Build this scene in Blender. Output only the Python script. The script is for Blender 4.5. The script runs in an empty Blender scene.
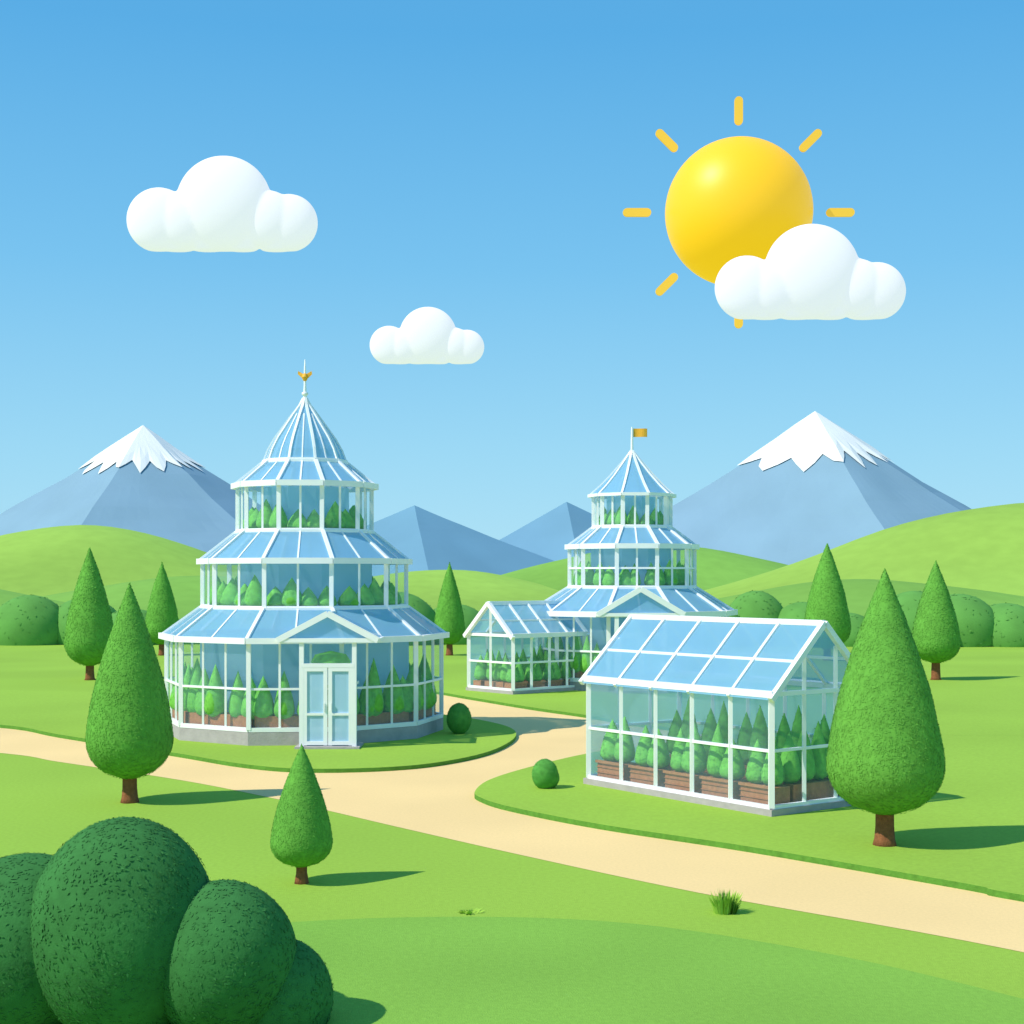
import bpy, math, random
from mathutils import Vector, noise as mnoise
random.seed(7)
scene = bpy.context.scene
COL = scene.collection

# ------------------------------------------------------------------ materials
def mat(name, c, rough=0.8, nscale=4.0, amt=0.12, bump=0.0, bscale=None, emit=0.0, emitc=None, spec=0.3, big=0.0, bigscale=0.1):
    m = bpy.data.materials.new(name); m.use_nodes = True
    nt = m.node_tree; n = nt.nodes; l = nt.links
    b = n['Principled BSDF']
    b.inputs['Roughness'].default_value = rough
    b.inputs['Specular IOR Level'].default_value = spec
    tc = n.new('ShaderNodeTexCoord')
    nz = n.new('ShaderNodeTexNoise'); nz.inputs['Scale'].default_value = nscale; nz.inputs['Detail'].default_value = 3
    l.new(tc.outputs['Object'], nz.inputs['Vector'])
    r = n.new('ShaderNodeValToRGB')
    r.color_ramp.elements[0].position = 0.3; r.color_ramp.elements[1].position = 0.7
    r.color_ramp.elements[0].color = (*[max(0, x*(1-amt)) for x in c], 1)
    r.color_ramp.elements[1].color = (*[min(1, x*(1+amt)) for x in c], 1)
    l.new(nz.outputs['Fac'], r.inputs['Fac'])
    out = r.outputs['Color']
    if big > 0:
        n2 = n.new('ShaderNodeTexNoise'); n2.inputs['Scale'].default_value = bigscale; n2.inputs['Detail'].default_value = 1
        l.new(tc.outputs['Object'], n2.inputs['Vector'])
        mr = n.new('ShaderNodeMapRange'); mr.inputs[1].default_value = .35; mr.inputs[2].default_value = .65
        mr.inputs[3].default_value = 1-big; mr.inputs[4].default_value = 1+big
        l.new(n2.outputs['Fac'], mr.inputs[0])
        vm = n.new('ShaderNodeVectorMath'); vm.operation = 'SCALE'
        l.new(out, vm.inputs[0]); l.new(mr.outputs[0], vm.inputs['Scale'])
        out = vm.outputs[0]
    l.new(out, b.inputs['Base Color'])
    if bump > 0:
        bn = n.new('ShaderNodeTexNoise'); bn.inputs['Scale'].default_value = bscale or nscale*4; bn.inputs['Detail'].default_value = 2
        l.new(tc.outputs['Object'], bn.inputs['Vector'])
        bp = n.new('ShaderNodeBump'); bp.inputs['Strength'].default_value = bump; bp.inputs['Distance'].default_value = 0.05
        l.new(bn.outputs['Fac'], bp.inputs['Height']); l.new(bp.outputs['Normal'], b.inputs['Normal'])
    if emit > 0:
        b.inputs['Emission Color'].default_value = (*(emitc or c), 1)
        b.inputs['Emission Strength'].default_value = emit
    return m

def glass(name, c, fac, tint=(.95, .99, 1), transl=0.0, rough=.12, spec=.5):
    m = bpy.data.materials.new(name); m.use_nodes = True
    nt = m.node_tree; n = nt.nodes; l = nt.links
    b = n['Principled BSDF']; b.inputs['Base Color'].default_value = (*c, 1)
    b.inputs['Roughness'].default_value = rough; b.inputs['Specular IOR Level'].default_value = spec
    tc = n.new('ShaderNodeTexCoord'); nz = n.new('ShaderNodeTexNoise'); nz.inputs['Scale'].default_value = .8
    l.new(tc.outputs['Object'], nz.inputs['Vector'])
    mr = n.new('ShaderNodeMapRange'); mr.inputs[1].default_value = .35; mr.inputs[2].default_value = .65
    mr.inputs[3].default_value = fac-.03; mr.inputs[4].default_value = fac+.03
    l.new(nz.outputs['Fac'], mr.inputs[0])
    t = n.new('ShaderNodeBsdfTransparent'); t.inputs[0].default_value = (*tint, 1)
    mx = n.new('ShaderNodeMixShader')
    surf = b.outputs[0]
    if transl > 0:
        tl = n.new('ShaderNodeBsdfTranslucent'); tl.inputs[0].default_value = (*c, 1)
        m2 = n.new('ShaderNodeMixShader'); m2.inputs[0].default_value = transl
        l.new(b.outputs[0], m2.inputs[1]); l.new(tl.outputs[0], m2.inputs[2]); surf = m2.outputs[0]
    l.new(mr.outputs[0], mx.inputs[0]); l.new(t.outputs[0], mx.inputs[1]); l.new(surf, mx.inputs[2])
    l.new(mx.outputs[0], n['Material Output'].inputs['Surface'])
    return m

M = {}
M['lawn'] = mat('lawn_grass', (.325, .515, .065), .95, 14, .07, .25, 60, big=.06, bigscale=.12, spec=.1)
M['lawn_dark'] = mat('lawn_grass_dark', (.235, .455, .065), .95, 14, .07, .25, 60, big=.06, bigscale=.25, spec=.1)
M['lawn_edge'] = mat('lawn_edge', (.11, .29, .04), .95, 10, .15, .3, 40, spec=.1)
M['path'] = mat('sand_path', (.92, .65, .30), .95, 22, .04, .15, 80, big=.03, bigscale=.3, spec=.1)
M['hill'] = mat('hill_grass', (.32, .51, .085), .95, .6, .05, .0, big=.12, bigscale=.035, spec=.1)
M['hill2'] = mat('hill_grass_b', (.22, .43, .075), .95, .6, .05, .0, big=.12, bigscale=.03, spec=.1)
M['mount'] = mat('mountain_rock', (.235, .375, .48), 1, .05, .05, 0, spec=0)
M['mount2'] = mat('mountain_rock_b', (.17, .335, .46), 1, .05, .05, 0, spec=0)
M['snow'] = mat('snow', (.84, .83, .82), .9, .1, .03, 0, spec=.1)
M['white'] = mat('white_painted_metal', (.95, .95, .95), .45, 3, .02)
M['floor'] = mat('pale_floor', (.70, .74, .76), .8, 3, .04)
M['plinth'] = mat('stone_plinth', (.46, .41, .41), .9, 5, .08, .2)
M['glass'] = glass('glass_wall', (.50, .80, .95), .11)
M['back'] = glass('frosted_glass', (.40, .74, .93), .78, transl=.5, rough=.6)
M['core'] = glass('blue_backing_glass', (.45, .78, .97), .94, transl=.5, rough=.7)  # pale blue for the added backing inside the towers
M['glassr'] = glass('glass_roof', (.33, .65, .92), .76, transl=.35)
M['glassd'] = glass('door_glass', (.42, .66, .88), .88)
M['leafL'] = mat('cypress_leaves', (.14, .385, .055), .85, 9, .10, .15, 40, big=.06, bigscale=1.2, spec=.1)
M['leafD'] = mat('shrub_leaves', (.05, .19, .05), .9, 9, .10, .1, 40, big=.10, bigscale=1.2, spec=.05)
M['leafS'] = mat('round_shrub_leaves', (.10, .33, .06), .85, 9, .12, .12, 40, spec=.1)
M['leafM'] = mat('potted_leaves', (.17, .50, .07), .8, 8, .18, .1, 40, spec=.12)
M['leafF'] = mat('far_foliage', (.13, .34, .07), .9, .8, .10, .1, 8, spec=.1)
M['grass'] = mat('grass_blades', (.36, .58, .08), .9, 8, .12, spec=.1)
M['bark'] = mat('bark', (.28, .11, .05), .95, 14, .2, .4, 50, spec=.1)
M['wood'] = mat('planter_wood', (.44, .18, .08), .85, 10, .15, .2)
M['orange'] = mat('orange_paint', (.90, .45, .04), .5, 4, .05)
M['cloud'] = mat('cloud_vapour_glow', (.40, .38, .41), 1, .02, .01, 0, emit=.70, emitc=(.90, .95, 1), spec=0)  # emission stands in for sunlight scattered inside the cloud
M['sun'] = mat('sun_surface', (.60, .37, .01), .45, .02, .02, 0, emit=.64, emitc=(1, .53, .012), spec=.40)
M['ray'] = mat('sun_ray', (.5, .33, .04), .9, .02, .02, 0, emit=.55, emitc=(1, .62, .08), spec=0)

# ------------------------------------------------------------------ builder
class MB:
    def __init__(s): s.v = []; s.f = []; s.mi = []; s.k = 0
    def face(s, pts, mi=0):
        i = len(s.v); s.v += [tuple(p) for p in pts]; s.f.append(tuple(range(i, i+len(pts)))); s.mi.append(mi)
    def beam(s, p, q, w=.06, h=None, mi=0):
        p = Vector(p); q = Vector(q); h = h or w
        s.k += 1; e = 1+.012*(s.k % 7); w *= e; h *= e
        d = (q-p); 
        if d.length < 1e-5: return
        d.normalize(); up = Vector((0, 0, 1))
        if abs(d.z) > .95: up = Vector((.0, 1, 0))
        a = d.cross(up).normalized(); b = a.cross(d).normalized()
        c = [a*(w/2)+b*(h/2), -a*(w/2)+b*(h/2), -a*(w/2)-b*(h/2), a*(w/2)-b*(h/2)]
        i = len(s.v)
        s.v += [tuple(p+x) for x in c]+[tuple(q+x) for x in c]
        for f in ((0,1,2,3),(7,6,5,4),(0,4,5,1),(1,5,6,2),(2,6,7,3),(3,7,4,0)):
            s.f.append(tuple(i+j for j in f)); s.mi.append(mi)
    def prism(s, pts, z0, z1, mi=0, mside=None):
        n = len(pts); i = len(s.v)
        s.v += [(x, y, z0) for x, y in pts]+[(x, y, z1) for x, y in pts]
        s.f.append(tuple(i+n+j for j in range(n))); s.mi.append(mi)
        s.f.append(tuple(i+j for j in reversed(range(n)))); s.mi.append(mi)
        for j in range(n):
            k = (j+1) % n
            s.f.append((i+j, i+k, i+n+k, i+n+j)); s.mi.append(mi if mside is None else mside)
    def rev(s, cx, cy, prof, seg=20, mi=0, jit=0):
        i = len(s.v); n = len(prof)
        for r, z in prof:
            for k in range(seg):
                a = 2*math.pi*k/seg
                rr = r
                if jit: rr = r*(1+jit*mnoise.noise(Vector((cx*3+math.cos(a)*1.5, cy*3+math.sin(a)*1.5, z*1.6))))
                s.v.append((cx+rr*math.cos(a), cy+rr*math.sin(a), z))
        for j in range(n-1):
            for k in range(seg):
                k2 = (k+1) % seg
                s.f.append((i+j*seg+k, i+j*seg+k2, i+(j+1)*seg+k2, i+(j+1)*seg+k)); s.mi.append(mi)
        s.f.append(tuple(i+k for k in reversed(range(seg)))); s.mi.append(mi)
        s.f.append(tuple(i+(n-1)*seg+k for k in range(seg))); s.mi.append(mi)
    def leaf(s, p, nrm, size, mi=0, tilt=.22):
        nrm = Vector(nrm); t = nrm.cross(Vector((random.gauss(0,1), random.gauss(0,1), random.gauss(0,1))))
        if t.length < 1e-4: return
        t.normalize(); b = nrm.cross(t).normalized()
        t = (t+nrm*random.uniform(.0, tilt)).normalized()
        if b.cross(t).dot(nrm) > 0: b = -b
        a = size*random.uniform(.7, 1.3); w = a*.5
        p = Vector(p)
        s.face([p-t*a*.5, p-b*w*.5, p+t*a*.6, p+b*w*.5][::-1], mi)
    def obj(s, name, mats, parent=None, smooth=False):
        o = (0, 0, 0) if parent is None else parent.location
        me = bpy.data.meshes.new(name)
        me.from_pydata([(v[0]-o[0], v[1]-o[1], v[2]-o[2]) for v in s.v], [], s.f)
        if not isinstance(mats, (list, tuple)): mats = [mats]
        for m in mats: me.materials.append(m)
        for p, m in zip(me.polygons, s.mi):
            p.material_index = m; p.use_smooth = smooth
        me.update()
        ob = bpy.data.objects.new(name, me); COL.objects.link(ob)
        if parent: ob.parent = parent
        return ob

def empty(name, loc):
    e = bpy.data.objects.new(name, None); e.location = loc; e.empty_display_size = .3
    COL.objects.link(e); return e

def smooth_curve(pts, sub=6, closed=True):
    out = []; n = len(pts)
    for i in range(n if closed else n-1):
        p0 = pts[(i-1) % n]; p1 = pts[i]; p2 = pts[(i+1) % n]; p3 = pts[(i+2) % n]
        if not closed:
            if i == 0: p0 = p1
            if i == n-2: p3 = p2
        for k in range(sub):
            t = k/sub
            out.append(tuple(.5*((2*p1[a])+(-p0[a]+p2[a])*t+(2*p0[a]-5*p1[a]+4*p2[a]-p3[a])*t*t+(-p0[a]+3*p1[a]-3*p2[a]+p3[a])*t**3) for a in (0, 1)))
    if not closed: out.append(pts[-1])
    return out

# ------------------------------------------------------------------ ground, path, lawns
g = MB(); g.face([(-2500, -60, 0), (2500, -60, 0), (2500, 3500, 0), (-2500, 3500, 0)]); g.obj('ground', M['lawn'])

low = smooth_curve([(-30, 47), (-20, 42), (-12.94, 37.9), (-10.92, 36.1), (-7.29, 32.9), (-4.64, 30), (-1.99, 26.7), (.13, 24.1), (2.66, 21.2), (5.57, 18.44), (8.15, 15.5), (14, 9)], closed=False)
p = MB()
p.face([(x, y, .005) for x, y in low+[(18, 11), (11.5, 17.2), (11, 24), (8, 40), (6.4, 43), (4, 47), (0, 54), (-3, 60), (-8, 59), (-9, 52), (-14, 45), (-20, 47), (-30, 51)]])
p.obj('sand_path', M['path'])

def slab(name, front, rest, z=.10):
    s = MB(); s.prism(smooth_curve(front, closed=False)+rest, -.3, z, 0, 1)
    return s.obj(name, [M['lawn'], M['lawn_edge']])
slab('lawn', [(-30, 50), (-21, 47), (-15.06, 44.1), (-12.5, 41.4), (-8.33, 37.1), (-6.34, 35.0), (-4.82, 34.1), (-3.02, 34.3), (-1.7, 35.3), (-.55, 37.5), (.08, 40.7), (-.06, 43.3), (-.97, 45.6), (-2.28, 47.5), (-3.65, 48.9), (-6.5, 50.5), (-9, 53), (-14, 56)], [(-30, 60)])
slab('lawn', [(6.3, 41.20), (5.2, 39.7), (3.3, 38.6), (1.8, 36.9), (.41, 34.4), (-.47, 32.3), (-.75, 30.6), (-.63, 29.7), (-.04, 28.5), (1.55, 26.5), (3.85, 24.3), (6.47, 21.4), (7.05, 20.6), (11, 16.5)][::-1], [(30, 41.20), (30, 17)])
slab('lawn', [(-8.2, 58), (-5.5, 57.8), (-3.2, 57), (-1.51, 54), (.6, 50), (2.3, 47.2), (3.8, 44.3), (6.25, 41.215)], [(30, 41.215), (30, 72), (-8.2, 72)])
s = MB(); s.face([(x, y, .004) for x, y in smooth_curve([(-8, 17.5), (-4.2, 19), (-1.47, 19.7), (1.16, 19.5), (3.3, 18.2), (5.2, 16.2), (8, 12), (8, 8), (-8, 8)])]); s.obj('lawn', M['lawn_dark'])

# ------------------------------------------------------------------ hills & mountains
def hill(cx, cy, H, sx, sy, m):
    b = MB(); N = 56
    for j in range(N+1):
        for i in range(N+1):
            u = (i/N-.5)*6; v = (j/N-.5)*6
            z = H*math.exp(-(u*u+v*v)/2)-H*.012
            z += .25*mnoise.noise(Vector((cx+u*sx*.1, v*sy*.1, 0)))*min(1, z/2) if z > 0 else 0
            b.v.append((cx+u*sx, cy+v*sy, z))
    for j in range(N):
        for i in range(N):
            a = j*(N+1)+i; b.f.append((a, a+1, a+N+2, a+N+1)); b.mi.append(0)
    return b.obj('hill', m, smooth=True)
hill(-49, 170, 10.3, 16.5, 16, M['hill'])
hill(-78, 150, 7.0, 18, 14, M['hill2'])
hill(-28, 135, 4.5, 13, 11, M['hill2'])
hill(-56, 122, 5.2, 15, 9, M['hill2'])
hill(19.7, 200, 8.6, 19, 16, M['hill2'])
hill(-9, 185, 5.2, 14, 14, M['hill'])
hill(52, 150, 11.9, 20, 15, M['hill'])
hill(30, 125, 4.2, 13, 10, M['hill2'])

def mountain(cx, cy, H, corners, m, snow=None):
    b = MB(); foot = []
    n = len(corners)
    for i in range(n):
        a0, r0 = corners[i]; a1, r1 = corners[(i+1) % n]
        if a1 < a0: a1 += 360
        p0 = Vector((math.cos(math.radians(a0))*r0, math.sin(math.radians(a0))*r0)); p1 = Vector((math.cos(math.radians(a1))*r1, math.sin(math.radians(a1))*r1))
        for k in range(12): foot.append(p0.lerp(p1, k/12))
    L = 14; NN = len(foot)
    ts = [i/L for i in range(1, L+1)]
    def prof(t): return 1-t*(1.12-.12*t)
    b.v.append((cx, cy, H))
    def pt(fp, t, off=0):
        q = Vector((cx+fp.x*t, cy+fp.y*t, H*prof(t)))
        nz = mnoise.noise(Vector((q.x*.06, q.y*.06, q.z*.06)))
        q.z += nz*H*.02*min(1, t*5)+off
        return tuple(q)
    for t in ts:
        for fp in foot: b.v.append(pt(fp, t))
    for k in range(NN): b.f.append((0, 1+k, 1+(k+1) % NN)); b.mi.append(0)
    for j in range(L-1):
        for k in range(NN):
            k2 = (k+1) % NN
            b.f.append((1+j*NN+k, 1+(j+1)*NN+k, 1+(j+1)*NN+k2, 1+j*NN+k2)); b.mi.append(0)
    if not snow:
        return b.obj('mountain', m)
    e = empty('snow_capped_mountain', (cx, cy, 0))
    b.obj('rock', m, e)
    c = MB(); c.v.append((cx, cy, H+1.0))
    R = 4; amp = [1.0, .86, 1.12, .92]
    for j in range(1, R+1):
        for k, fp in enumerate(foot):
            ph = (k % 4)/4; tri = abs(ph*2-1)
            lim = snow*(.72+.26*tri*amp[(k//4) % 4])*80/max(74, fp.length)
            c.v.append(pt(fp, lim*j/R, 1.0 if j < R else .5))
    for k in range(NN): c.f.append((0, 1+k, 1+(k+1) % NN)); c.mi.append(0)
    for j in range(R-1):
        for k in range(NN):
            k2 = (k+1) % NN
            c.f.append((1+j*NN+k, 1+(j+1)*NN+k, 1+(j+1)*NN+k2, 1+j*NN+k2)); c.mi.append(0)
    c.obj('snow_cap', M['snow'], e)
mountain(-123, 500, 53.5, [(0, 88), (75, 80), (180, 92), (262, 80), (320, 85)], M['mount'], .27)
mountain(97, 480, 56.0, [(0, 96), (80, 90), (180, 92), (280, 80), (325, 88)], M['mount'], .31)
mountain(-27, 415, 23.8, [(0, 62), (90, 50), (180, 62), (280, 45)], M['mount2'])
mountain(16, 440, 26, [(0, 60), (90, 50), (180, 50), (275, 45)], M['mount2'])
mountain(-95, 540, 30, [(0, 70), (90, 50), (180, 90), (270, 50)], M['mount2'])
mountain(-300, 620, 40, [(0, 100), (90, 60), (180, 120), (270, 60)], M['mount2'])
mountain(330, 640, 40, [(0, 120), (90, 60), (180, 100), (270, 60)], M['mount2'])

# ------------------------------------------------------------------ trees and shrubs
def drop(u):
    if u < .2: return math.sqrt(max(0, 1-((.2-u)/.2)**2))
    w = (u-.2)/.8
    return max(0, 1-w**1.5)
def crown(b, cx, cy, z0, z1, R, seg=32, rows=30, leaves=0, ls=.06, jit=.025, mi=0):
    us = [.004+(.992)*i/(rows-1) for i in range(rows)]
    b.rev(cx, cy, [(max(.004, R*drop(u)), z0+(z1-z0)*u) for u in us], seg, mi, jit)
    for _ in range(leaves):
        while True:
            u = random.random()
            if random.random() < drop(u)+.05: break
        a = random.uniform(0, 2*math.pi); r = R*drop(u)
        s = .01; dr = R*(drop(min(1, u+s))-drop(max(0, u-s)))/((z1-z0)*2*s)
        n = Vector((math.cos(a), math.sin(a), -dr)).normalized()
        rr = r*(1+jit*mnoise.noise(Vector((cx*3+math.cos(a)*1.5, cy*3+math.sin(a)*1.5, (z0+(z1-z0)*u)*1.6))))
        p = Vector((cx+rr*math.cos(a), cy+rr*math.sin(a), z0+(z1-z0)*u))+n*ls*.1
        n = (n+Vector((random.gauss(0, .10), random.gauss(0, .10), random.gauss(0, .10)))).normalized()
        b.leaf(p, n, ls, mi)
def tree(x, y, h, zb, R, tr, leaves, ls, zg=0, m='leafL'):
    e = empty('cypress_tree', (x, y, zg))
    t = MB()
    t.rev(x, y, [(tr*1.25, zg-.05), (tr*1.0, zg+.1), (tr*.9, zg+zb*.6), (tr*.85, zg+zb+.25), (tr*.4, zg+h*.5), (tr*.1, zg+h*.8)], 14, 0, .08)
    for k in range(5):
        a = k*1.3; z = zg+zb+.15+.12*k*h/4
        rr = R*.6*(1-.2*k)
        t.beam((x, y, z), (x+math.cos(a)*rr, y+math.sin(a)*rr, z+rr*.6), tr*.3)
    t.obj('trunk', M['bark'], e, True)
    c = MB(); crown(c, x, y, zg+zb, zg+h, R, leaves=leaves, ls=ls)
    c.obj('crown', M[m], e, True)
tree(-7.57, 29.7, 4.34, .47, .84, .16, 9000, .05, 0)
tree(6.08, 24.46, 4.50, .5, .935, .17, 12000, .045, .1)
tree(-3.07, 21.9, 2.03, .24, .45, .09, 5000, .03, 0)
tree(-18.1, 64.3, 5.7, .6, 1.05, .2, 4000, .09, 0)
tree(-19.6, 84, 5.2, .6, .95, .2, 2500, .10, 0)
tree(-3.5, 84, 5.2, .6, .85, .2, 2500, .10, 0)
tree(16.6, 79, 6.2, .6, 1.22, .22, 3500, .10, 0)
tree(17.8, 63, 5.0, .7, 1.0, .2, 4000, .09, .1)

def shrub(name, lobes, leaves, ls, m, jit=.02):
    b = MB()
    for (x, y, z, rx, rz) in lobes:
        rows = 24; pr = []
        for i in range(rows+1):
            a = -math.pi/2+math.pi*i/rows
            pr.append((max(.003, rx*math.cos(a)), z+rz*math.sin(a)))
        b.rev(x, y, pr, 44, 0, jit)
    tot = sum(l[3]*l[4] for l in lobes)
    for (x, y, z, rx, rz) in lobes:
        for _ in range(int(leaves*rx*rz/tot)):
            v = Vector((random.gauss(0, 1), random.gauss(0, 1), random.gauss(0, 1))).normalized()
            if v.z < -.7: continue
            p = Vector((x+v.x*rx, y+v.y*rx, z+v.z*rz)); n0 = Vector((v.x/rx, v.y/rx, v.z/rz)).normalized(); n = (n0+Vector((random.gauss(0, .10), random.gauss(0, .10), random.gauss(0, .10)))).normalized()
            b.leaf(p+n0*ls*.15, n, ls, 0, .18)
    return b.obj(name, m, smooth=True)
shrub('shrub', [(-3.88, 15, .95, .93, 1.12), (-4.95, 15.3, .7, .95, .95), (-2.88, 14.9, .68, .74, .78), (-2.38, 15.1, .25, .58, .60)], 15000, .038, M['leafD'])
shrub('round_shrub', [(-1.47, 41.7, .5, .34, .44)], 900, .05, M['leafS'])
shrub('round_shrub', [(.68, 31, .38, .27, .32), (.74, 31.05, .3, .24, .24)], 900, .035, M['leafS'])
def clump(pts, name='distant_trees'):
    shrub(name, pts, 200*len(pts), .2, M['leafF'])
clump([(-31.5, 98, .6, 2.6, 2.6), (-28.2, 99, .6, 2.6, 2.4), (-24.8, 98, .4, 2.4, 1.9), (-21.8, 99, .2, 2.0, 1.4)])
clump([(-7.5, 98, .8, 2.8, 2.6), (-3.8, 99, .6, 2.4, 2.0), (-.8, 99, .4, 2.2, 1.6), (-12, 98, 1.0, 2.8, 2.4)])
clump([(13.0, 95, .6, 1.9, 1.9), (15.6, 96, 1.0, 2.1, 2.5), (18.4, 95, .6, 2.1, 2.2), (21.4, 96, .4, 2.1, 1.7)])
clump([(25.5, 95, .9, 2.6, 2.6), (28.6, 96, .8, 2.6, 2.5), (31.6, 96, .5, 2.6, 2.2)])

def tuft(x, y, w, h, n, zg=0):
    b = MB()
    for _ in range(n):
        a = random.uniform(0, 6.28); r = w*.5*math.sqrt(random.random())
        px, py = x+r*math.cos(a), y+r*math.sin(a); hh = h*random.uniform(.55, 1)*(1-.4*r/w)
        lean = Vector((math.cos(a)*r*.7, math.sin(a)*r*.7, 0)); d = Vector((-math.sin(a+.7), math.cos(a+.7), 0))*.018
        p = Vector((px, py, zg-.01)); m_ = p+lean*.4+Vector((0, 0, hh*.6)); tp = p+lean+Vector((0, 0, hh))
        b.face([p-d, p+d, m_+d*.8, m_-d*.8]); b.face([m_-d*.8, m_+d*.8, tp])
    b.obj('grass_tuft', M['grass'])
tuft(2.84, 20, .30, .36, 200)
tuft(-.55, 20, .24, .06, 50)

# ------------------------------------------------------------------ glasshouses
def ring(cx, cy, R, z, rot, n=10):
    out = []
    for k in range(n):
        a = math.radians(rot)+math.pi/n+2*math.pi*k/n
        out.append(Vector((cx+R*math.sin(a), cy-R*math.cos(a), z)))
    return out
def potted(b, x, y, z, h, R, leaves=60):
    crown(b, x, y, z, z+h, R, 14, 14, leaves, .05, .05)

def tower(name, cx, cy, rot, zg, tiers, roofs, dome, sc, porch):
    e = empty(name, (cx, cy, zg)); n = 10
    fr = MB(); gw = MB(); gr = MB(); fl = MB(); pl = MB(); wood = MB(); core = MB()
    for ti, (R, z0, z1, bays, rails) in enumerate(tiers):
        A = ring(cx, cy, R, z0, rot); B = ring(cx, cy, R, z1, rot)
        Rc = R*(.76 if ti == 0 else .66)
        CA = ring(cx, cy, Rc, z0, rot); CB = ring(cx, cy, Rc, z1, rot)
        for k in range(n):
            k2 = (k+1) % n
            core.face([CA[k], CA[k2], CB[k2], CB[k]])
            fr.beam(A[k], B[k], .11*sc)
            for j in range(1, bays): fr.beam(A[k].lerp(A[k2], j/bays), B[k].lerp(B[k2], j/bays), .055*sc)
            fr.beam(A[k], A[k2], .10*sc, .11*sc)
            for r in rails:
                fr.beam(A[k]+Vector((0, 0, r)), A[k2]+Vector((0, 0, r)), .055*sc)
            gw.face([A[k], A[k2], B[k2], B[k]])
        fl.prism([(v.x, v.y) for v in ring(cx, cy, R-.06, 0, rot)], z0-.06, z0-.02)
        rr = R-.42
        cnt = max(6, int(2*math.pi*rr/.50))
        for c_ in range(cnt):
            a = 2*math.pi*c_/cnt+random.uniform(-.05, .05)
            H = (z1-z0)*(random.uniform(.45, .74) if ti else random.uniform(.54, .80))
            potted(pl, cx+rr*math.sin(a), cy-rr*math.cos(a), z0+(.22 if ti == 0 else .0), H-(.22 if ti == 0 else 0), random.uniform(.25, .34))
        if ti == 0:
            O = ring(cx, cy, R-.14, 0, rot); I = ring(cx, cy, R-.75, 0, rot)
            for k in range(n):
                k2 = (k+1) % n
                a, b_, c_, d_ = O[k].lerp(O[k2], .04), O[k].lerp(O[k2], .96), I[k].lerp(I[k2], .96), I[k].lerp(I[k2], .04)
                wood.prism([(v.x, v.y) for v in (a, b_, c_, d_)], z0-.02, z0+.34)
    for (R0, z0, R1, z1) in roofs:
        A = ring(cx, cy, R0, z0, rot); B = ring(cx, cy, R1, z1, rot)
        for k in range(n):
            k2 = (k+1) % n
            fr.beam(A[k], A[k2], .12*sc, .15*sc)
            fr.beam(B[k], B[k2], .07*sc, .07*sc)
            fr.beam(A[k], B[k], .09*sc)
            for t in (1/2,):
                fr.beam(A[k].lerp(A[k2], t), B[k].lerp(B[k2], t), .045*sc)
            gr.face([A[k], A[k2], B[k2], B[k]])
    for (R0, z0), (R1, z1) in zip(dome[:-1], dome[1:]):
        A = ring(cx, cy, R0, z0, rot); B = ring(cx, cy, R1, z1, rot)
        for k in range(n):
            k2 = (k+1) % n
            fr.beam(A[k], B[k], .065*sc); 
            if sc < 1.2 and R0 > .5: fr.beam(A[k].lerp(A[k2], .5), B[k].lerp(B[k2], .5), .035*sc)
            gr.face([A[k], A[k2], B[k2], B[k]])
    A = ring(cx, cy, dome[0][0], dome[0][1], rot)
    for k in range(n): fr.beam(A[k], A[(k+1) % n], .09*sc)
    ps = MB(); Rb = tiers[0][0]+.05
    ps.prism([(v.x, v.y) for v in ring(cx, cy, Rb, 0, rot)], zg-.3, tiers[0][1]-.065)
    ps.obj('stone_plinth', M['plinth'], e)
    px, pyf, pyb, dw, dh, gw2, ze, za, zback = porch
    hw = dw/2
    dr = MB(); dg = MB()
    for sx in (-1, 1):
        fr.beam((px+sx*hw, pyf, zg), (px+sx*hw, pyf, ze), .11*sc)
        fr.beam((px+sx*hw, pyf, ze*.5+.3), (px+sx*hw, pyb, ze*.5+.3), .06*sc)
        gw.face([(px+sx*hw, pyf, zg+.05), (px+sx*hw, pyb, zg+.05), (px+sx*hw, pyb, ze), (px+sx*hw, pyf, ze)])
        fr.beam((px+sx*gw2, pyf-.06, ze), (px, pyf-.06, za), .12*sc, .15*sc)
        fr.beam((px+sx*gw2, pyf, ze), (px+sx*gw2, pyb+.35, ze), .09*sc)
        gr.face([(px+sx*gw2, pyf-.05, ze+.03), (px+sx*gw2, zback, ze+.03), (px, zback, za+.03), (px, pyf-.05, za+.03)])
    fr.beam((px-gw2, pyf-.05, ze), (px+gw2, pyf-.05, ze), .10*sc)
    fr.beam((px, pyf, za), (px, zback, za), .08*sc)
    fr.beam((px-hw, pyf-.01, zg+dh), (px+hw, pyf-.01, zg+dh), .10*sc)
    gr.face([(px-gw2, pyf, ze), (px+gw2, pyf, ze), (px, pyf, za)])
    gw.face([(px-hw, pyf+.01, zg+dh), (px+hw, pyf+.01, zg+dh), (px+hw, pyf+.01, ze), (px-hw, pyf+.01, ze)])
    hp = MB(); hp.rev(px, pyf+.60, [(.02, zg+dh-.12), (.44, zg+dh-.1), (.52, zg+dh+.06), (.40, zg+dh+.25), (.02, zg+dh+.34)], 18, 0, .1)
    hp.obj('climbing_plant', M['leafM'], e, True)
    step = MB(); step.prism([(px-hw-.15, pyf-.25), (px+hw+.15, pyf-.25), (px+hw+.15, pyb), (px-hw-.15, pyb)], zg-.1, zg+.05)
    step.obj('door_step', M['plinth'], e)
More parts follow.
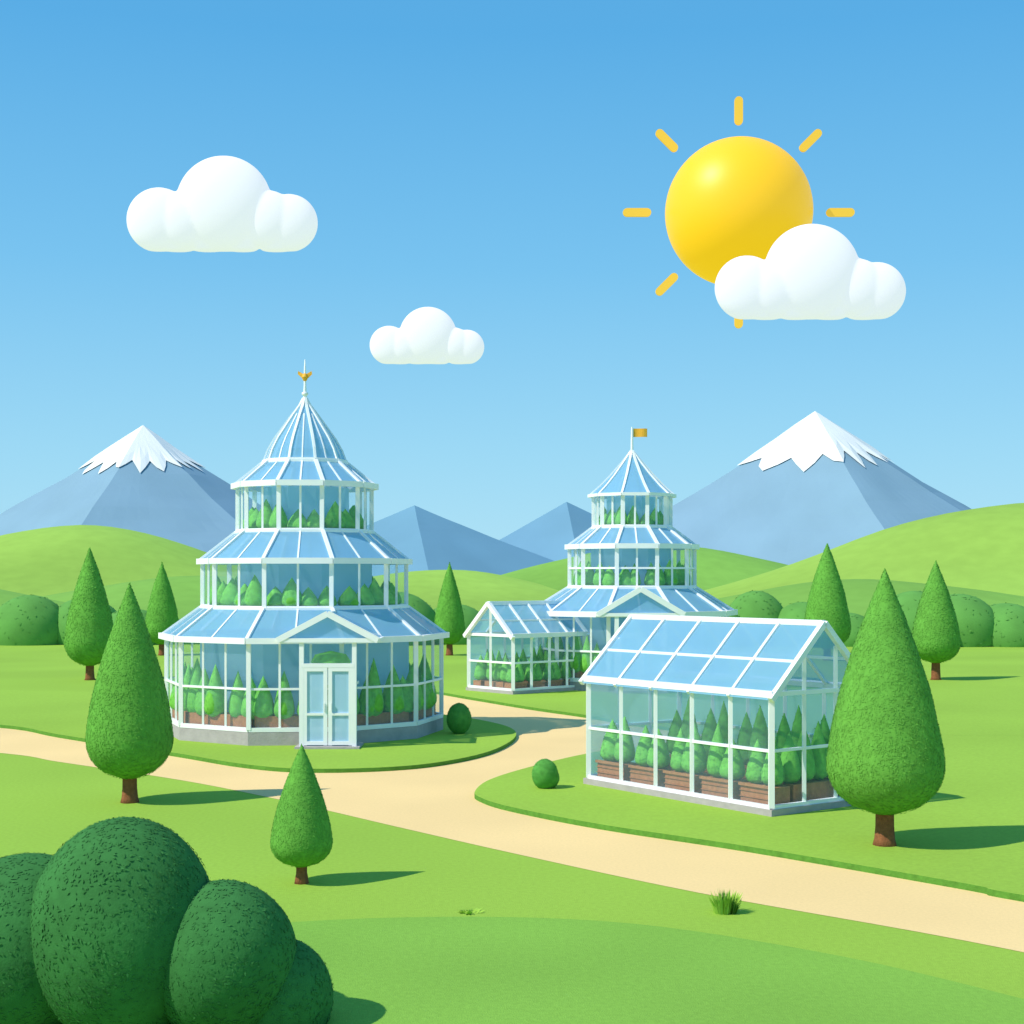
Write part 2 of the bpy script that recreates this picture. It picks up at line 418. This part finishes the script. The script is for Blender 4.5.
    for sx in (-1, 1):
        x0 = px+sx*.02; x1 = px+sx*(hw-.05); z0 = zg+.07; z1 = zg+dh-.05; yy = pyf-.03
        for (a, b_) in (((x0, z0), (x0, z1)), ((x1, z0), (x1, z1))):
            dr.beam((a[0]+(sx*.04 if a[0] == x0 else -sx*.04), yy, a[1]), (b_[0]+(sx*.04 if a[0] == x0 else -sx*.04), yy, b_[1]), .10*sc, .05)
        for z in (z0+.06, z0+(z1-z0)*.40, z1-.05):
            dr.beam((x0, yy, z), (x1, yy, z), .05, .09*sc if z in (z0+.06, z1-.05) else .06*sc)
        dg.face([(x0, yy+.01, z0), (x1, yy+.01, z0), (x1, yy+.01, z1), (x0, yy+.01, z1)])
        dr.beam((px+sx*.09, yy-.05, zg+dh*.45), (px+sx*.09, yy-.05, zg+dh*.55), .025)
    dr.obj('double_door', M['white'], e); dg.obj('door_panes', M['glassd'], e)
    fr.obj('frame', M['white'], e); gw.obj('wall_glass', M['glass'], e); gr.obj('roof_glass', M['glassr'], e)
    core.obj('added_blue_backing', M['core'], e)  # added core, no real part: gives a bright blue ground behind the plants
    fl.obj('gallery_floors', M['floor'], e); pl.obj('indoor_plants', M['leafM'], e, True); wood.obj('planter_beds', M['wood'], e)
    return e

cx, cy = -5.86, 42.45
e1 = tower('tiered_glass_conservatory', cx, cy, 4, .1,
      [(3.86, .50, 2.78, 3, [1.05]), (2.86, 3.62, 4.84, 2, []), (1.88, 5.72, 6.95, 2, [])],
      [(4.03, 2.80, 2.92, 3.60), (2.98, 4.88, 1.94, 5.70), (2.02, 7.0, 1.20, 7.66)],
      [(1.16, 7.70), (1.04, 8.02), (.86, 8.34), (.60, 8.70), (.36, 9.03), (.15, 9.30), (.05, 9.5)], 1.0,
      (-4.68, 38.15, 39.0, 1.34, 2.10, 1.28, 2.84, 3.52, 39.6))
f = MB()
f.rev(cx, cy, [(.06, 9.3), (.05, 9.6), (.035, 9.9), (.03, 10.3), (.012, 10.6)], 10); f.rev(cx, cy, [(.01, 9.55), (.09, 9.6), (.09, 9.66), (.01, 9.7)], 12)
f.obj('finial_rod', M['white'], e1, True)
f = MB()
zc = 10.12
f.rev(cx, cy, [(.01, zc-.17), (.06, zc-.1), (.10, zc-.02), (.07, zc+.06), (.01, zc+.1)], 12)
for sx in (-1, 1):
    f.face([(cx, cy-.04, zc-.12), (cx+sx*.20, cy-.02, zc+.06), (cx+sx*.19, cy-.02, zc+.15), (cx+sx*.10, cy-.02, zc+.10), (cx, cy-.04, zc+.04)])
    f.face([(cx, cy+.04, zc-.12), (cx+sx*.20, cy+.02, zc+.06), (cx+sx*.19, cy+.02, zc+.15), (cx+sx*.10, cy+.02, zc+.10), (cx, cy+.04, zc+.04)])
f.obj('gilded_finial', M['orange'], e1)

cx, cy = 4.8, 60.0
e2 = tower('tiered_glass_conservatory', cx, cy, 0, .1,
      [(3.80, .50, 2.98, 3, [1.1]), (2.50, 4.02, 5.55, 2, [.75]), (1.54, 6.40, 7.60, 2, [])],
      [(4.15, 3.02, 2.56, 4.0), (2.62, 5.62, 1.60, 6.38)],
      [(1.72, 7.66), (1.28, 8.05), (.86, 8.48), (.45, 8.95), (.05, 9.45)], 1.3,
      (4.8, 55.9, 56.8, 1.8, 2.2, 1.62, 3.02, 3.98, 57.7))
f = MB(); f.rev(cx, cy, [(.06, 9.3), (.04, 10.3), (.03, 10.42)], 8); f.obj('flag_pole', M['white'], e2)
f = MB(); fp = []
for i in range(9):
    x = cx+.05+.56*i/8; y = cy+.025*math.sin(i*.8); fp.append((x, y))
for i in range(8):
    f.face([(fp[i][0], fp[i][1], 10.02), (fp[i+1][0], fp[i+1][1], 10.02), (fp[i+1][0], fp[i+1][1], 10.36), (fp[i][0], fp[i][1], 10.36)])
f.obj('flag', M['orange'], e2, True)

def gable_house(name, corner, dl, L, W, ze, za, nl, nw, zg, bar, npur, planters, gside):
    c = Vector((corner[0], corner[1], 0)); d = Vector((dl[0], dl[1], 0)).normalized(); w = Vector((-d.y, d.x, 0))*gside
    e = empty(name, (c.x, c.y, zg))
    fr = MB(); gw = MB(); gr = MB(); pl = MB(); wd = MB(); ps = MB(); bk = MB()
    P = lambda a, b, z: c+d*a+w*b+Vector((0, 0, z))
    zb = zg+.14
    q = [P(-.08, -.08, 0), P(L+.08, -.08, 0), P(L+.08, W+.08, 0), P(-.08, W+.08, 0)]
    ps.prism([(v.x, v.y) for v in (q if gside > 0 else q[::-1])], zg-.25, zb-.02)
    for b in (0, W):
        fr.beam(P(0, b, zb), P(L, b, zb), bar*1.2); fr.beam(P(-.10, b+(-.04 if b == 0 else .04), ze), P(L+.10, b+(-.04 if b == 0 else .04), ze), bar*1.5, bar*1.6)
        for h in (.5,): fr.beam(P(0, b, zb+(ze-zb)*h), P(L, b, zb+(ze-zb)*h), bar*.7)
        for i in range(nl+1): fr.beam(P(L*i/nl, b, zb), P(L*i/nl, b, ze), bar*(1.3 if i in (0, nl) else .95))
        (gw if b == 0 else bk).face([P(0, b, zb), P(L, b, zb), P(L, b, ze), P(0, b, ze)])
    for a in (0, L):
        fr.beam(P(a, 0, zb), P(a, W, zb), bar*1.2); fr.beam(P(a, 0, ze), P(a, W, ze), bar)
        fr.beam(P(a, 0, zb+(ze-zb)*.5), P(a, W, zb+(ze-zb)*.5), bar*.7)
        for j in range(1, nw):
            b = W*j/nw; top = ze+(za-ze)*(1-abs(b-W/2)/(W/2))
            fr.beam(P(a, b, zb), P(a, b, top), bar*.9)
        (gw if a == 0 else bk).face([P(a, 0, zb), P(a, W, zb), P(a, W, ze), P(a, W/2, za), P(a, 0, ze)])
    o = .12; so = (za-ze)/(W/2)*o
    fr.beam(P(-.1, W/2, za+.02), P(L+.1, W/2, za+.02), bar*1.4)
    for sgn, b in ((-1, 0), (1, W)):
        eb = b+sgn*o; zz = ze-so+.02
        for i in range(nl+1):
            t = -.1+(L+.2)*i/nl
            fr.beam(P(t, eb, zz), P(t, W/2, za+.02), bar*(1.4 if i in (0, nl) else .85))
        for k in range(1, npur+1):
            t = k/(npur+1); fr.beam(P(-.1, eb+(W/2-eb)*t, zz+(za-zz)*t), P(L+.1, eb+(W/2-eb)*t, zz+(za-zz)*t), bar*.75)
        gr.face([P(-.1, eb, zz), P(L+.1, eb, zz), P(L+.1, W/2, za+.01), P(-.1, W/2, za+.01)])
    for i in range(nl):
        a0 = L*(i+.10)/nl; a1 = L*(i+.90)/nl
        for (b0, b1) in ((.16, .60), (W-.60, W-.16)):
            q = [P(a0, b0, 0), P(a1, b0, 0), P(a1, b1, 0), P(a0, b1, 0)]
            wd.prism([(v.x, v.y) for v in (q if gside > 0 else q[::-1])], zb, zb+planters)
            for r_ in range(1, 3):
                zz = zb+planters*r_/3
                wd.beam(P(a0-.01, b0-.012, zz), P(a1+.01, b0-.012, zz), .02, .012)
            wd.beam(P(a0-.02, b0-.02, zb+planters), P(a1+.02, b0-.02, zb+planters), .05, .05)
            for k in range(2):
                pp = P(a0+(a1-a0)*(.27+.46*k), (b0+b1)/2, 0)
                hh = random.uniform(.85, 1.15) if b0 < 1 else random.uniform(1.0, 1.5)
                potted(pl, pp.x, pp.y, zb+planters-.02, hh*(ze-zg)/2.3, random.uniform(.21, .27), 220)
    q = [P(.16, .75, 0), P(.60, .75, 0), P(.60, W-.75, 0), P(.16, W-.75, 0)]
    wd.prism([(v.x, v.y) for v in (q if gside > 0 else q[::-1])], zb, zb+planters)
    for j in range(3):
        pp = P(.4, .9+(W-1.8)*j/2, 0); potted(pl, pp.x, pp.y, zb+planters-.02, random.uniform(.95, 1.25), .22, 150)
    ps.obj('stone_plinth', M['plinth'], e); fr.obj('frame', M['white'], e); gw.obj('wall_glass', M['glass'], e); gr.obj('roof_glass', M['glassr'], e)
    bk.obj('frosted_wall_glass', M['back'], e)
    pl.obj('indoor_plants', M['leafM'], e, True); wd.obj('planter_boxes', M['wood'], e)
gable_house('gabled_greenhouse', (4.74, 27.4), (-3.15, 4.25), 5.25, 2.6, 2.32, 3.58, 5, 3, .1, .075, 1, .34, -1)
gable_house('gabled_greenhouse', (.04, 55.3), (.76, .65), 3.6, 2.6, 2.25, 3.42, 4, 2, .1, .10, 1, .25, 1)

# ------------------------------------------------------------------ sun and clouds
SX, SY, SZ, SR = 136.0, 900.0, 222.0, 44.0
e = empty('sun', (SX, SY, SZ))
b = MB(); b.rev(SX, SY, [(max(.05, SR*math.cos(-math.pi/2+math.pi*i/40)), SZ+SR*math.sin(-math.pi/2+math.pi*i/40)) for i in range(41)], 64)
b.obj('sun_ball', M['sun'], e, True)
b = MB()
for k in range(8):
    a = k*math.pi/4; d = Vector((math.cos(a), 0, math.sin(a))); c0 = Vector((SX, SY, SZ))
    side = Vector((-d.z, 0, d.x)); r0, r1, w = 52.5, 69.5, 2.5
    p0 = c0+d*(r0+w); p1 = c0+d*(r1-w)
    out = []
    for j in range(9):
        t = -math.pi/2+math.pi*j/8; out.append(p1+d*w*math.cos(t)+side*w*math.sin(t))
    for j in range(9):
        t = math.pi/2+math.pi*j/8; out.append(p0+d*w*math.cos(t)+side*w*math.sin(t))
    i = len(b.v); n = len(out)
    b.v += [tuple(v+Vector((0, -1, 0))) for v in out]+[tuple(v+Vector((0, 1, 0))) for v in out]
    b.f.append(tuple(range(i, i+n))); b.mi.append(0); b.f.append(tuple(reversed(range(i+n, i+2*n)))); b.mi.append(0)
    for j in range(n): b.f.append((i+j, i+n+j, i+n+(j+1) % n, i+(j+1) % n)); b.mi.append(0)
b.obj('sun_rays', M['ray'], e)

def cloud(x, y, zb, s, lobes):
    b = MB()
    for (dx, dz, r, dy) in lobes:
        i0 = len(b.v)
        b.rev(x+dx*s, y+dy*s, [(max(.01, r*s*math.cos(-math.pi/2+math.pi*i/36)), zb+dz*s+r*s*math.sin(-math.pi/2+math.pi*i/36)) for i in range(37)], 48)
        for k in range(i0, len(b.v)):
            v = b.v[k]; z = v[2]
            if z < zb: z = zb+(z-zb)*.03
            b.v[k] = (v[0], y+(v[1]-y)*.55, z)
    o = b.obj('cloud', M['cloud'], smooth=True)
    r = o.modifiers.new('remesh', 'REMESH'); r.mode = 'VOXEL'; r.voxel_size = 1.6*s; r.use_smooth_shade = True
    sm = o.modifiers.new('smooth', 'SMOOTH'); sm.factor = .5; sm.iterations = 10
C1 = [(-63, 31, 32.5, 0), (2, 47, 48, 0), (67, 28, 29, 0), (46, 31, 29, -5), (54, 20, 24, 2), (-38, 30, 29, -6), (-44, 20, 24, 2), (20, 20, 24, 2), (-14, 20, 24, 2)]
cloud(-58.0, 300, 69.3, .2, C1)
cloud(-14.2, 250, 39.7, .1, C1[:])
cloud(119.2, 600, 106.9, .4, C1)

# ------------------------------------------------------------------ light and sky
SUN_EL = 46; d = Vector((-.84, -.42, 0)).normalized()*math.cos(math.radians(SUN_EL)); d.z = math.sin(math.radians(SUN_EL))
L = bpy.data.lights.new('sun_lamp', 'SUN'); L.energy = 4.1; L.angle = math.radians(.5); L.color = (1, .94, .84)
lo = bpy.data.objects.new('sun_lamp', L); COL.objects.link(lo); lo.rotation_euler = d.to_track_quat('Z', 'Y').to_euler(); lo.location = (-40, -20, 60)
w = bpy.data.worlds.new('World'); scene.world = w; w.use_nodes = True
nt = w.node_tree; n = nt.nodes; l = nt.links
bg = n['Background']; bg.inputs['Strength'].default_value = .1
sk = n.new('ShaderNodeTexSky'); sk.sky_type = 'NISHITA'; sk.sun_disc = False
sk.sun_elevation = math.radians(SUN_EL); sk.sun_rotation = math.atan2(d.x, d.y); sk.dust_density = .3; sk.ozone_density = 2.5
tc = n.new('ShaderNodeTexCoord'); sp = n.new('ShaderNodeSeparateXYZ'); l.new(tc.outputs['Generated'], sp.inputs[0])
rp = n.new('ShaderNodeValToRGB'); l.new(sp.outputs['Z'], rp.inputs['Fac'])
el = rp.color_ramp.elements
el[0].position = 0; el[0].color = (.42, .78, .97, 1)
el[1].position = 1; el[1].color = (.10, .30, .58, 1)
for ps_, c in ((.08, (.33, .71, .95, 1)), (.2, (.19, .57, .91, 1)), (.34, (.10, .44, .83, 1))):
    x = el.new(ps_); x.color = c
vm = n.new('ShaderNodeVectorMath'); vm.operation = 'SCALE'; vm.inputs['Scale'].default_value = 10
l.new(rp.outputs[0], vm.inputs[0])
mx = n.new('ShaderNodeMix'); mx.data_type = 'RGBA'; mx.inputs[0].default_value = .9
l.new(sk.outputs[0], mx.inputs[6]); l.new(vm.outputs[0], mx.inputs[7]); l.new(mx.outputs[2], bg.inputs['Color'])

scene.view_settings.view_transform = 'Standard'; scene.view_settings.look = 'None'; scene.view_settings.exposure = 0

cd = bpy.data.cameras.new('camera'); co = bpy.data.objects.new('camera', cd); COL.objects.link(co)
co.location = (0, 0, 4.5); co.rotation_euler = (math.radians(90), 0, 0)
cd.sensor_width = 36; cd.lens = 52.73; cd.shift_y = 63/1024; cd.clip_end = 6000
scene.camera = co
